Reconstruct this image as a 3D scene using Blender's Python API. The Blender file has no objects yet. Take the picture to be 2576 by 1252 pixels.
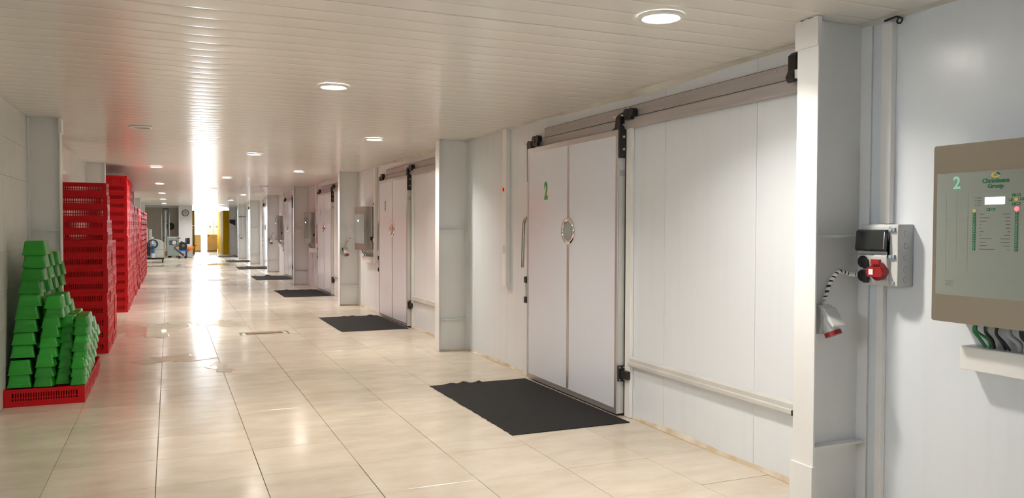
import bpy, math, random
from mathutils import Matrix, Vector
random.seed(7)
R = math.radians
scene = bpy.context.scene
col = scene.collection

# ------------------------------------------------------------------ camera
CAM_Z = 1.5305
F_PX = 2002.0
YAW, PITCH, ROLL = R(23.306), R(1.504), R(0.230)
fwd = Vector((math.sin(YAW) * math.cos(PITCH), math.cos(YAW) * math.cos(PITCH), -math.sin(PITCH)))
rgt = Vector((math.cos(YAW), -math.sin(YAW), 0))
upv = rgt.cross(fwd)
r2 = rgt * math.cos(ROLL) + upv * math.sin(ROLL)
u2 = -rgt * math.sin(ROLL) + upv * math.cos(ROLL)
cam_data = bpy.data.cameras.new('camera')
cam_data.sensor_width = 36
cam_data.lens = F_PX / 2576 * 36
cam_data.clip_start = 0.05
cam_data.clip_end = 400
cam = bpy.data.objects.new('camera', cam_data)
col.objects.link(cam)
m3 = Matrix((r2, u2, -fwd)).transposed()
cam.matrix_world = Matrix.Translation((0, 0, CAM_Z)) @ m3.to_4x4()
scene.camera = cam

# ------------------------------------------------------------------ world, exposure
world = bpy.data.worlds.new('world')
scene.world = world
world.use_nodes = True
bg = world.node_tree.nodes['Background']
bg.inputs['Color'].default_value = (0.84, 0.93, 1.0, 1)
bg.inputs['Strength'].default_value = 25.0
LAMP_GLOW = 85.0        # what the diffuser itself shows
LAMP_WATT = 25.0        # the downward beam of one lamp
LAMP_SPREAD = R(135)
scene.view_settings.view_transform = 'Standard'
scene.view_settings.look = 'None'
scene.view_settings.gamma = 1
scene.view_settings.use_curve_mapping = False
scene.view_settings.exposure = 0.38
scene.cycles.max_bounces = 6
scene.cycles.diffuse_bounces = 4
scene.cycles.glossy_bounces = 4
scene.cycles.sample_clamp_indirect = 12
scene.cycles.use_adaptive_sampling = True
scene.cycles.adaptive_threshold = .03
scene.cycles.use_light_tree = False
scene.cycles.caustics_reflective = False
scene.cycles.caustics_refractive = False

# ------------------------------------------------------------------ dimensions
CEIL = 2.62
WR = 3.43            # face of the right wall
WL = -1.29           # face of the left wall
COLX = 3.05          # corridor face of the right columns
YB = -7.0            # wall behind the photographer
YE = 54.2            # open end of the corridor
BAY = 6.22
def Yk(k): return 3.21 + BAY * k

# ------------------------------------------------------------------ materials
def new_mat(name):
    m = bpy.data.materials.new(name); m.use_nodes = True
    nt = m.node_tree
    return m, nt, nt.nodes['Principled BSDF']
def simple(name, c, rough=.5, metal=0.0, spec=.5, coat=0.0, emit=None, es=0.0, alpha=None, trans=0.0):
    m, nt, b = new_mat(name)
    b.inputs['Base Color'].default_value = (*c, 1)
    b.inputs['Roughness'].default_value = rough
    b.inputs['Metallic'].default_value = metal
    b.inputs['Specular IOR Level'].default_value = spec
    b.inputs['Coat Weight'].default_value = coat
    b.inputs['Transmission Weight'].default_value = trans
    if emit:
        b.inputs['Emission Color'].default_value = (*emit, 1)
        b.inputs['Emission Strength'].default_value = es
    return m
def mottled(name, c1, c2, scale, rough=.5, spec=.5, metal=0.0, stretch=(1, 1, 1), bump=0.0, bscale=None, rough2=None, lo=.35, hi=.65):
    m, nt, b = new_mat(name)
    N = nt.nodes; L = nt.links
    g = N.new('ShaderNodeNewGeometry')
    mp = N.new('ShaderNodeMapping'); mp.inputs['Scale'].default_value = stretch
    L.new(g.outputs['Position'], mp.inputs['Vector'])
    n = N.new('ShaderNodeTexNoise'); n.inputs['Scale'].default_value = scale; n.inputs['Detail'].default_value = 5
    L.new(mp.outputs['Vector'], n.inputs['Vector'])
    r = N.new('ShaderNodeValToRGB')
    r.color_ramp.elements[0].position = lo; r.color_ramp.elements[1].position = hi
    r.color_ramp.elements[0].color = (*c1, 1); r.color_ramp.elements[1].color = (*c2, 1)
    L.new(n.outputs['Fac'], r.inputs['Fac'])
    L.new(r.outputs['Color'], b.inputs['Base Color'])
    b.inputs['Roughness'].default_value = rough
    if rough2 is not None:
        mr = N.new('ShaderNodeMapRange')
        mr.inputs['From Min'].default_value = lo; mr.inputs['From Max'].default_value = hi
        mr.inputs['To Min'].default_value = rough; mr.inputs['To Max'].default_value = rough2
        L.new(n.outputs['Fac'], mr.inputs['Value']); L.new(mr.outputs['Result'], b.inputs['Roughness'])
    b.inputs['Specular IOR Level'].default_value = spec
    b.inputs['Metallic'].default_value = metal
    if bump:
        n2 = N.new('ShaderNodeTexNoise'); n2.inputs['Scale'].default_value = bscale or scale * 4
        L.new(mp.outputs['Vector'], n2.inputs['Vector'])
        bp = N.new('ShaderNodeBump'); bp.inputs['Strength'].default_value = bump; bp.inputs['Distance'].default_value = .004
        L.new(n2.outputs['Fac'], bp.inputs['Height']); L.new(bp.outputs['Normal'], b.inputs['Normal'])
    return m

def tile_mat():
    m, nt, b = new_mat('glazed_floor_tile'); N = nt.nodes; L = nt.links
    g = N.new('ShaderNodeNewGeometry')
    mp = N.new('ShaderNodeMapping'); mp.inputs['Scale'].default_value = (1, 2.2, 1)
    L.new(g.outputs['Position'], mp.inputs['Vector'])
    n = N.new('ShaderNodeTexNoise'); n.inputs['Scale'].default_value = 2.3; n.inputs['Detail'].default_value = 8; n.inputs['Roughness'].default_value = .62
    L.new(mp.outputs['Vector'], n.inputs['Vector'])
    r = N.new('ShaderNodeValToRGB')
    r.color_ramp.elements[0].position = .3; r.color_ramp.elements[1].position = .7
    r.color_ramp.elements[0].color = (.53, .455, .365, 1); r.color_ramp.elements[1].color = (.635, .57, .48, 1)
    L.new(n.outputs['Fac'], r.inputs['Fac'])
    oi = N.new('ShaderNodeObjectInfo')
    mr = N.new('ShaderNodeMapRange'); mr.inputs['To Min'].default_value = .94; mr.inputs['To Max'].default_value = 1.05
    L.new(oi.outputs['Random'], mr.inputs['Value'])
    mx = N.new('ShaderNodeMix'); mx.data_type = 'RGBA'; mx.blend_type = 'MULTIPLY'; mx.inputs['Factor'].default_value = 1
    L.new(r.outputs['Color'], mx.inputs['A']); L.new(mr.outputs['Result'], mx.inputs['B'])
    L.new(mx.outputs['Result'], b.inputs['Base Color'])
    n2 = N.new('ShaderNodeTexNoise'); n2.inputs['Scale'].default_value = 1.1; n2.inputs['Detail'].default_value = 4
    L.new(g.outputs['Position'], n2.inputs['Vector'])
    r2_ = N.new('ShaderNodeMapRange'); r2_.inputs['From Min'].default_value = .35; r2_.inputs['From Max'].default_value = .65
    r2_.inputs['To Min'].default_value = .14; r2_.inputs['To Max'].default_value = .23
    L.new(n2.outputs['Fac'], r2_.inputs['Value']); L.new(r2_.outputs['Result'], b.inputs['Roughness'])
    b.inputs['Specular IOR Level'].default_value = .55
    n3 = N.new('ShaderNodeTexNoise'); n3.inputs['Scale'].default_value = 5; n3.inputs['Detail'].default_value = 2
    L.new(g.outputs['Position'], n3.inputs['Vector'])
    bp = N.new('ShaderNodeBump'); bp.inputs['Strength'].default_value = .05; bp.inputs['Distance'].default_value = .01
    L.new(n3.outputs['Fac'], bp.inputs['Height']); L.new(bp.outputs['Normal'], b.inputs['Normal'])
    return m

def wall_panel_mat(name, c1, c2, rib_scale, rough):
    """painted sheet with fine vertical micro ribs and a few faint dirty runs"""
    m, nt, b = new_mat(name); N = nt.nodes; L = nt.links
    g = N.new('ShaderNodeNewGeometry')
    mp = N.new('ShaderNodeMapping'); mp.inputs['Scale'].default_value = (1, 6.0, .35)
    L.new(g.outputs['Position'], mp.inputs['Vector'])
    n = N.new('ShaderNodeTexNoise'); n.inputs['Scale'].default_value = 2.0; n.inputs['Detail'].default_value = 6
    L.new(mp.outputs['Vector'], n.inputs['Vector'])
    r = N.new('ShaderNodeValToRGB')
    r.color_ramp.elements[0].position = .30; r.color_ramp.elements[1].position = .5
    r.color_ramp.elements[0].color = (*c2, 1); r.color_ramp.elements[1].color = (*c1, 1)
    L.new(n.outputs['Fac'], r.inputs['Fac']); L.new(r.outputs['Color'], b.inputs['Base Color'])
    b.inputs['Roughness'].default_value = rough
    w = N.new('ShaderNodeTexWave'); w.wave_type = 'BANDS'; w.bands_direction = 'Y'; w.inputs['Scale'].default_value = rib_scale
    L.new(g.outputs['Position'], w.inputs['Vector'])
    bp = N.new('ShaderNodeBump'); bp.inputs['Strength'].default_value = .10; bp.inputs['Distance'].default_value = .002
    L.new(w.outputs['Fac'], bp.inputs['Height']); L.new(bp.outputs['Normal'], b.inputs['Normal'])
    return m

M = {}
M['tile'] = tile_mat()
M['grout'] = mottled('tile_grout', (.13, .10, .075), (.20, .16, .12), 6, .8)
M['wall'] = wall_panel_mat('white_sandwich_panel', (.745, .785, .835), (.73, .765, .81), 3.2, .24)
M['wall_back'] = simple('panel_joint', (.42, .40, .36), .8)
M['tile_back'] = simple('wall_tile_grout', (.60, .59, .56), .8)
M['pvc'] = mottled('ceiling_pvc', (.80, .77, .72), (.83, .80, .755), .8, .19, spec=.24)
M['ceil_void'] = simple('ceiling_groove', (.55, .5, .42), .9)
M['steel_white'] = mottled('white_painted_steel', (.75, .755, .75), (.80, .81, .81), 3, .3, stretch=(1, 1, .4))
M['glaze'] = mottled('white_wall_tile', (.74, .745, .72), (.79, .79, .765), 1.5, .12)
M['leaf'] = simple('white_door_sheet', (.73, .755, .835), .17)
M['alu'] = simple('aluminium_profile', (.56, .555, .56), .33, .75)
M['alu_dull'] = mottled('dull_aluminium', (.42, .39, .39), (.48, .45, .445), 4, .45, metal=.3, stretch=(1, .3, 4))
M['alu_light'] = mottled('pale_aluminium', (.62, .62, .60), (.68, .68, .66), 4, .4, metal=.25)
M['black'] = simple('black_plastic', (.012, .012, .013), .42)
M['rubber'] = simple('black_rubber', (.01, .01, .01), .7)
M['mat'] = mottled('black_rubber_mat', (.010, .010, .011), (.017, .016, .016), 60, .75, spec=.25, bump=.5, bscale=220)
M['chrome'] = simple('chrome', (.78, .77, .76), .09, 1.0)
M['inox'] = simple('brushed_stainless', (.47, .435, .39), .24, 1.0)
M['bolt'] = simple('zinc_bolt', (.62, .61, .58), .3, .9)
M['glass_dark'] = simple('porthole_glass', (.32, .34, .34), .05, .0, spec=.8)
M['green_ink'] = simple('green_print', (.035, .33, .045), .4)
M['grey_and_reflection_ink'] = simple('grey_and_reflection_print', (.16, .20, .19), .4)
M['panel_glass'] = simple('printed_glass', (.25, .275, .25), .09, spec=.6)
M['mint_ink'] = simple('mint_print', (.30, .66, .50), .3)
M['dark_green'] = simple('dark_green_print', (.015, .14, .05), .35)
M['yellow_ink'] = simple('yellow_print', (.62, .52, .06), .35)
M['black_ink'] = simple('black_print', (.03, .03, .03), .4)
M['line_ink'] = simple('pale_line_print', (.18, .20, .18), .4)
M['lcd'] = simple('lcd_screen', (.8, .9, 1), .3, emit=(.85, .95, 1), es=2.2)
M['led_red'] = simple('red_led', (.9, .1, .1), .3, emit=(1, .12, .12), es=1.6)
M['pilot'] = simple('pilot_lamp', (.6, .02, .01), .2, emit=(1, .06, .02), es=.7)
M['pvc_white'] = simple('white_trunking', (.82, .815, .80), .3)
M['box_grey'] = simple('grey_plastic_box', (.58, .59, .585), .35)
M['box_grey2'] = simple('grey_blue_plastic', (.33, .40, .47), .35)
M['smoke'] = simple('smoked_cover', (.030, .032, .032), .12, spec=.7)
M['red_plug'] = simple('red_socket_plastic', (.30, .016, .02), .3)
M['sticker'] = simple('white_sticker', (.78, .78, .75), .5)
M['cable_black'] = simple('black_cable', (.015, .017, .02), .4)
M['cable_green'] = simple('green_cable', (.03, .22, .07), .4)
M['cable_grey'] = simple('grey_cable', (.42, .41, .42), .5)
M['sealant'] = mottled('aged_sealant', (.50, .37, .22), (.73, .67, .57), 3.5, .7)
M['sealant_top'] = mottled('ceiling_sealant', (.62, .58, .51), (.76, .74, .69), 2.5, .6)
M['crate'] = simple('red_crate_plastic', (.52, .010, .014), .42, spec=.12)
M['crate2'] = simple('bright_red_crate_plastic', (.64, .016, .022), .4, spec=.15)
M['ycrate'] = simple('yellow_crate_plastic', (.62, .38, .008), .7, spec=.02)
def tray_mat():
    m, nt, b = new_mat('green_punnet_plastic'); N = nt.nodes; L = nt.links
    oi = N.new('ShaderNodeObjectInfo')
    r = N.new('ShaderNodeValToRGB')
    r.color_ramp.elements[0].color = (.012, .22, .014, 1); r.color_ramp.elements[1].color = (.022, .36, .026, 1)
    L.new(oi.outputs['Random'], r.inputs['Fac']); L.new(r.outputs['Color'], b.inputs['Base Color'])
    b.inputs['Roughness'].default_value = .3
    b.inputs['Subsurface Weight'].default_value = .0
    b.inputs['Transmission Weight'].default_value = .12
    return m
M['tray'] = tray_mat()
M['carton'] = mottled('brown_cardboard', (.50, .31, .12), (.56, .36, .15), 2, .8)
M['pale_carton'] = mottled('pale_cardboard', (.66, .58, .45), (.72, .66, .55), 2, .8)
M['wrap'] = simple('film_wrapped_carton', (.74, .74, .72), .3)
M['pallet_wood'] = mottled('pallet_wood', (.10, .07, .05), (.2, .15, .1), 8, .8)
M['beige_panel'] = mottled('beige_shutter', (.50, .455, .39), (.54, .50, .43), 1.2, .5)
M['mach_grey'] = simple('machine_grey', (.50, .55, .54), .4)
M['mach_green'] = simple('machine_green_grey', (.27, .32, .31), .4)
M['mach_dark'] = simple('machine_dark_grey', (.065, .08, .085), .45)
M['mach_blue'] = simple('machine_blue', (.02, .09, .33), .35)
M['orange'] = simple('orange_plastic', (.75, .20, .02), .4)
M['brass'] = simple('tan_cover', (.55, .38, .17), .5)
M['clock_face'] = simple('clock_face', (.50, .53, .53), .5)
M['ground'] = mottled('pale_concrete', (.55, .55, .54), (.63, .63, .62), .7, .8)
M['rust'] = mottled('rusty_drain', (.05, .03, .018), (.26, .13, .05), 14, .8, lo=.4, hi=.62)
M['tape'] = simple('pale_tape', (.78, .75, .68), .6)
M['lamp_ring'] = simple('lamp_trim', (.82, .81, .78), .3)
M['lamp_warm'] = simple('lamp_diffuser_warm', (1, 1, 1), .4, emit=(1, .925, .82), es=LAMP_GLOW)
M['lamp_cool'] = simple('lamp_diffuser_neutral', (1, 1, 1), .4, emit=(1, .98, .95), es=LAMP_GLOW)
M['lamp_off'] = simple('lamp_diffuser_off', (.30, .28, .25), .3)
m = mottled('wet_tile_water', (.54, .46, .36), (.62, .55, .45), 3, .02, spec=.6)
M['water'] = m

for k_ in ('lcd', 'led_red', 'pilot'): M[k_].cycles.emission_sampling = 'NONE'

# ------------------------------------------------------------------ helpers
class MB:
    def __init__(s): s.v = []; s.f = []; s.smooth = []
    def add(s, vs, fs, sm=False):
        o = len(s.v); s.v += [tuple(x) for x in vs]
        for f in fs: s.f.append(tuple(i + o for i in f)); s.smooth.append(sm)
        return s
    def box(s, x0, x1, y0, y1, z0, z1):
        return s.add([(x0, y0, z0), (x1, y0, z0), (x1, y1, z0), (x0, y1, z0), (x0, y0, z1), (x1, y0, z1), (x1, y1, z1), (x0, y1, z1)],
                     [(3, 2, 1, 0), (4, 5, 6, 7), (0, 1, 5, 4), (1, 2, 6, 5), (2, 3, 7, 6), (3, 0, 4, 7)])
    def bar(s, p, q, w, h, up=(0, 0, 1)):
        p = Vector(p); q = Vector(q); d = (q - p).normalized(); u = Vector(up)
        a = d.cross(u)
        if a.length < 1e-4: a = d.cross(Vector((1, 0, 0)))
        a.normalize(); c = a.cross(d)
        a *= w / 2; c *= h / 2
        vs = [p - a - c, p + a - c, p + a + c, p - a + c, q - a - c, q + a - c, q + a + c, q - a + c]
        return s.add(vs, [(0, 1, 2, 3), (7, 6, 5, 4), (0, 4, 5, 1), (1, 5, 6, 2), (2, 6, 7, 3), (3, 7, 4, 0)])
    def cyl(s, p, q, r, n=16, r2=None, cap=True):
        p = Vector(p); q = Vector(q); d = (q - p).normalized()
        a = d.orthogonal().normalized(); c = d.cross(a)
        r2 = r if r2 is None else r2
        vs = []
        for k in range(n):
            t = 2 * math.pi * k / n; vs.append(p + (a * math.cos(t) + c * math.sin(t)) * r)
        for k in range(n):
            t = 2 * math.pi * k / n; vs.append(q + (a * math.cos(t) + c * math.sin(t)) * r2)
        s.add(vs, [(k, (k + 1) % n, n + (k + 1) % n, n + k) for k in range(n)], True)
        if cap: s.add(vs, [tuple(range(n - 1, -1, -1)), tuple(range(n, 2 * n))])
        return s
    def tube(s, pts, r, n=10, cap=True):
        P = [Vector(p) for p in pts]; fr = None; rings = []
        for i, p in enumerate(P):
            d = (P[min(i + 1, len(P) - 1)] - P[max(i - 1, 0)]).normalized()
            if fr is None: fr = d.orthogonal().normalized()
            fr = (fr - d * fr.dot(d)).normalized(); c = d.cross(fr)
            rr = r[i] if isinstance(r, (list, tuple)) else r
            rings.append([p + (fr * math.cos(2 * math.pi * k / n) + c * math.sin(2 * math.pi * k / n)) * rr for k in range(n)])
        vs = [v for g in rings for v in g]
        fs = [(i * n + k, i * n + (k + 1) % n, (i + 1) * n + (k + 1) % n, (i + 1) * n + k) for i in range(len(P) - 1) for k in range(n)]
        s.add(vs, fs, True)
        if cap: s.add(vs, [tuple(range(n - 1, -1, -1)), tuple((len(P) - 1) * n + k for k in range(n))])
        return s
    def prism(s, poly, axis, a, b):
        """poly: 2D outline; axis 'x','y','z' extruded from a to b"""
        def put(u, w, t): return {'x': (t, u, w), 'y': (u, t, w), 'z': (u, w, t)}[axis]
        n = len(poly)
        vs = [put(u, w, a) for u, w in poly] + [put(u, w, b) for u, w in poly]
        return s.add(vs, [tuple(range(n - 1, -1, -1)), tuple(range(n, 2 * n))] + [(k, (k + 1) % n, n + (k + 1) % n, n + k) for k in range(n)])
    def lathe(s, prof, c, axis='z', n=28, sm=True):
        """prof: (radius, offset along axis)"""
        c = Vector(c); vs = []
        for r, t in prof:
            for k in range(n):
                a = 2 * math.pi * k / n; u, w = r * math.cos(a), r * math.sin(a)
                vs.append(c + Vector({'z': (u, w, t), 'x': (t, u, w), 'y': (u, t, w)}[axis]))
        m_ = len(prof)
        return s.add(vs, [(i * n + k, i * n + (k + 1) % n, (i + 1) * n + (k + 1) % n, (i + 1) * n + k) for i in range(m_ - 1) for k in range(n)], sm)
    def mesh(s, name, mat):
        me = bpy.data.meshes.new(name)
        me.from_pydata(s.v, [], s.f)
        me.polygons.foreach_set('use_smooth', s.smooth)
        if mat: me.materials.append(M[mat] if isinstance(mat, str) else mat)
        import bmesh
        bm = bmesh.new(); bm.from_mesh(me); bmesh.ops.recalc_face_normals(bm, faces=bm.faces); bm.to_mesh(me); bm.free()
        return me
    def build(s, name, mat, parent=None, loc=None, bevel=0):
        o = bpy.data.objects.new(name, s.mesh(name, mat)); col.objects.link(o)
        if parent: o.parent = parent
        if loc: o.location = loc
        if bevel:
            bv = o.modifiers.new('bevel', 'BEVEL'); bv.width = bevel; bv.segments = 2; bv.limit_method = 'ANGLE'; bv.angle_limit = R(40)
        return o

def place(name, me, parent=None, loc=(0, 0, 0), rz=0):
    o = bpy.data.objects.new(name, me); col.objects.link(o)
    o.location = loc; o.rotation_euler = (0, 0, rz)
    if parent: o.parent = parent
    return o
def tag(o, label=None, cat=None, group=None, kind=None):
    if label: o['label'] = label
    if cat: o['category'] = cat
    if group: o['group'] = group
    if kind: o['kind'] = kind
    return o
def thing(name, label, cat, loc=(0, 0, 0), group=None, rz=0):
    o = bpy.data.objects.new(name, None); col.objects.link(o)
    o.empty_display_size = .1; o.location = loc; o.rotation_euler = (0, 0, rz)
    return tag(o, label, cat, group)
def copy_tree(o, parent=None):
    c = o.copy(); col.objects.link(c); c.parent = parent
    for ch in [x for x in list(col.objects) if x.parent == o]: copy_tree(ch, c)
    return c
def smooth_path(pts, n=8):
    P = [Vector(p) for p in pts]; out = []
    for i in range(len(P) - 1):
        p0, p1, p2, p3 = P[max(i - 1, 0)], P[i], P[i + 1], P[min(i + 2, len(P) - 1)]
        for k in range(n):
            t = k / n
            out.append(.5 * ((2 * p1) + (-p0 + p2) * t + (2 * p0 - 5 * p1 + 4 * p2 - p3) * t * t + (-p0 + 3 * p1 - 3 * p2 + p3) * t ** 3))
    out.append(P[-1]); return out
WALLROT = Matrix(((0, 0, -1), (-1, 0, 0), (0, 1, 0)))   # text right = -Y, up = Z, out = -X
def text(name, s, size, mat, parent, loc, offset=0.0, sx=1.0, extrude=.0008, rot=WALLROT, align='CENTER'):
    cu = bpy.data.curves.new('text', 'FONT'); cu.body = s; cu.size = size; cu.offset = offset; cu.extrude = extrude
    cu.align_x = align; cu.align_y = 'CENTER'; cu.resolution_u = 3
    t = bpy.data.objects.new('text', cu); col.objects.link(t)
    dg = bpy.context.evaluated_depsgraph_get()
    me = bpy.data.meshes.new_from_object(t.evaluated_get(dg))
    bpy.data.objects.remove(t); bpy.data.curves.remove(cu)
    me.name = name
    for v in me.vertices: v.co = rot @ Vector((v.co.x * sx, v.co.y, v.co.z))
    me.materials.clear(); me.materials.append(M[mat])
    o = bpy.data.objects.new(name, me); col.objects.link(o); o.location = loc; o.parent = parent
    return o
NUM = ['zero', 'one', 'two', 'three', 'four', 'five', 'six', 'seven', 'eight', 'nine']
ORD = ['zeroth', 'first', 'second', 'third', 'fourth', 'fifth', 'sixth', 'seventh', 'eighth', 'ninth', 'tenth', 'eleventh', 'twelfth',
       'thirteenth', 'fourteenth', 'fifteenth', 'sixteenth', 'seventeenth', 'eighteenth', 'nineteenth', 'twentieth']

# ================================================================== SETTING
# ---- floor
TX0, TY0, TS = -.083, 6.289, .6
fl = MB().box(WL - .15, WR + .15, YB, YE, -.12, -.006).build('floor', 'grout')
tag(fl, 'beige glazed tile floor of the long corridor', kind='structure')
xs = [WL] + [TX0 + TS * k for k in range(-1, 6)] + [WR]
g = .0016
def tile_mb(mb, x0, x1, y0, y1, zt=0.0):
    b_ = .0015
    v = [(x0 + g, y0 + g, -.0055), (x1 - g, y0 + g, -.0055), (x1 - g, y1 - g, -.0055), (x0 + g, y1 - g, -.0055),
         (x0 + g, y0 + g, zt - b_), (x1 - g, y0 + g, zt - b_), (x1 - g, y1 - g, zt - b_), (x0 + g, y1 - g, zt - b_),
         (x0 + g + b_, y0 + g + b_, zt), (x1 - g - b_, y0 + g + b_, zt), (x1 - g - b_, y1 - g - b_, zt), (x0 + g + b_, y1 - g - b_, zt)]
    return mb.add(v, [(0, 1, 5, 4), (1, 2, 6, 5), (2, 3, 7, 6), (3, 0, 4, 7), (4, 5, 9, 8), (5, 6, 10, 9), (6, 7, 11, 10), (7, 4, 8, 11), (8, 9, 10, 11)])
tile_meshes = {}
ROW0, NROW = -8, 37
for j in range(len(xs) - 1):
    w = xs[j + 1] - xs[j]
    tile_meshes[j] = tile_mb(MB(), -w / 2, w / 2, -TS / 2, TS / 2).mesh('floor_tile', 'tile')
    for i in range(NROW):
        y = TY0 + TS * (ROW0 + i + .5)
        o = place('floor_tile', tile_meshes[j], fl, ((xs[j] + xs[j + 1]) / 2 + random.uniform(-.0006, .0006), y + random.uniform(-.0012, .0012), random.uniform(-.0006, .0004)))
rest = MB()
ya = TY0 + TS * ROW0; yb_ = TY0 + TS * (ROW0 + NROW)
y = yb_
while y < YE - .05:
    for j in range(len(xs) - 1): tile_mb(rest, xs[j], xs[j + 1], y, min(y + TS, YE), random.uniform(-.0005, .0004))
    y += TS
y = ya
while y > YB + .1:
    for j in range(len(xs) - 1): tile_mb(rest, xs[j], xs[j + 1], max(y - TS, YB), y)
    y -= TS
tag(rest.build('distant_floor_tiles', 'tile', fl), kind='stuff')

# ---- ceiling: transverse pvc planks
ce = MB().box(WL - .15, WR + .15, YB, YE, CEIL + .012, CEIL + .14).build('ceiling', 'ceil_void')
tag(ce, 'glossy cream pvc plank ceiling with round downlights', kind='structure')
def plank(mb, y0, wd):
    prof = []; h = wd / 2
    for k in range(9):
        t = -h + 2 * h * k / 8
        z = .0010 * (t / h) ** 2
        prof.append((t, z))
    prof[0] = (-h, .0017); prof[-1] = (h, .0017)
    prof.insert(1, (-h + .002, .0011)); prof.insert(-1, (h - .002, .0011))
    prof[6] = (0, .0)
    pts = [(p_[0] + y0, CEIL + p_[1]) for p_ in prof]
    n = len(pts)
    vs = [(WL, a, z) for a, z in pts] + [(WR, a, z) for a, z in pts]
    return mb.add(vs, [(k, k + 1, n + k + 1, n + k) for k in range(n - 1)], True)
PW = .2
pm = plank(MB(), 0, PW).mesh('ceiling_plank', 'pvc')
y = -1.0
while y < 22:
    o = place('ceiling_plank', pm, ce, (0, y, random.uniform(-.0002, .0002)))
    o.rotation_euler = (random.uniform(-.0006, .0006), random.uniform(-.0001, .0001), 0)
    y += PW
rest = MB()
yy = y
while yy < YE - PW / 2:
    plank(rest, yy, PW); yy += PW
yy = -1.0 - PW
while yy > YB: plank(rest, yy, PW); yy -= PW
tag(rest.build('distant_ceiling_planks', 'pvc', ce), kind='stuff')

# ---- right wall: sandwich panels
wr = MB().box(WR + .014, WR + .2, YB, YE, -.02, CEIL + .05).build('wall_right', 'wall_back')
tag(wr, 'white sandwich panel wall with the cold room doors', kind='structure')
PWD = 1.012
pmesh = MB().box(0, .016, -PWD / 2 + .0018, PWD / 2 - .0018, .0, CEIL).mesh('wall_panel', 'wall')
n0 = int((YB - 4.04) // PWD)
y = 4.04 + PWD * n0
while y < YE - PWD:
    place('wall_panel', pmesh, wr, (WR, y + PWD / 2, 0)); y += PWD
# ---- left wall: glazed tiles near, plain sheet beyond
LO0, LO1, LOS, LOZ = 1.9, 2.5, 1.6375, 2.2925     # unseen opening added in the left wall for cool daylight, outside the frame
wl = MB().box(WL - .2, WL - .008, LO1, 46.6, -.02, CEIL + .05).box(WL - .2, WL - .008, YB, LO0, -.02, CEIL + .05).box(WL - .2, WL - .008, LO0, LO1, LOZ, CEIL + .05).box(WL - .2, WL - .008, LO0, LO1, -.02, LOS).build('wall_left', 'tile_back')
tag(wl, 'white glazed tile wall behind the crates', kind='structure')
TW, TH = .60, .3275
tm = MB().box(-.008, 0, -TW / 2 + .0008, TW / 2 - .0008, -TH / 2 + .0008, TH / 2 - .0008).mesh('wall_tile', 'glaze')
for i in range(18):
    for j in range(8):
        o = place('wall_tile', tm, wl, (WL, 6.1 + TW * (i + .5), TH * (j + .5)))
        o.rotation_euler = (0, random.uniform(-.0015, .0015), random.uniform(-.001, .001))
rest = MB()
def wt(y0):
    for j in range(8):
        if y0 < LO1 - .01 and y0 + TW > LO0 + .01 and LOS - .01 < TH * (j + .5) < LOZ: continue
        rest.box(WL - .008, WL, y0 + .0012, y0 + TW - .0012, TH * j + .0012, TH * (j + 1) - .0012)
y = 6.1 + TW * 18
while y < 46.0: wt(y); y += TW
y = 6.1 - TW
while y > YB: wt(y); y -= TW
tag(rest.build('distant_wall_tiles', 'glaze', wl), kind='stuff')

# ---- far end: beige shutter, pillar, passage to the daylight
we = MB().box(WL - .15, .46, 46.4, 46.6, -.02, CEIL + .05).build('wall_end', 'beige_panel')
tag(we, 'beige panel wall at the far left end', kind='structure')
for k in range(6):
    MB().box(WL + .01 + k * .285, WL + .01 + k * .285 + .278, 46.385, 46.4, .02, CEIL - .06).build('panel', 'beige_panel', we)
wp = MB().box(.46, 1.12, 45.0, 46.6, -.02, CEIL + .05).box(.46, .62, 46.6, YE, -.02, CEIL + .05).build('wall_passage', 'steel_white')
tag(wp, 'white pillar wall beside the bright exit', kind='structure')
MB().box(.445, 1.135, 44.985, 45.0, .0, .5).build('skirting_panel', 'beige_panel', wp)
tr = MB().box(WL, .46, 46.2, 46.39, CEIL - .07, CEIL - .002).build('trim_1', 'steel_white'); tag(tr, kind='structure')
tr = MB().box(WL, .46, 43.2, 43.32, CEIL - .03, CEIL - .001).build('trim_2', 'steel_white'); tag(tr, kind='structure')
# ---- wall behind the photographer, with an unseen slit added to let in daylight
wbk = MB()
DX0, DX1, DZ = .6, 1.0, 2.1
wbk.box(WL - .15, DX0, YB - .15, YB, -.02, CEIL + .05).box(DX1, WR + .15, YB - .15, YB, -.02, CEIL + .05).box(DX0, DX1, YB - .15, YB, DZ, CEIL + .05)
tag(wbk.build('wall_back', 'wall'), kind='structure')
gr = MB().box(-20, 25, YE, 110, -.14, -.02).build('ground_outside', 'ground'); tag(gr, 'bright concrete yard beyond the exit', kind='structure')
gr = MB().box(-30, WL - .2, YB - .15, YE - .2, -.14, -.02).build('ground_side', 'ground'); tag(gr, kind='structure')
gr = MB().box(-15, 20, -45, YB - .15, -.14, -.02).build('ground_behind', 'ground'); tag(gr, kind='structure')

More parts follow.
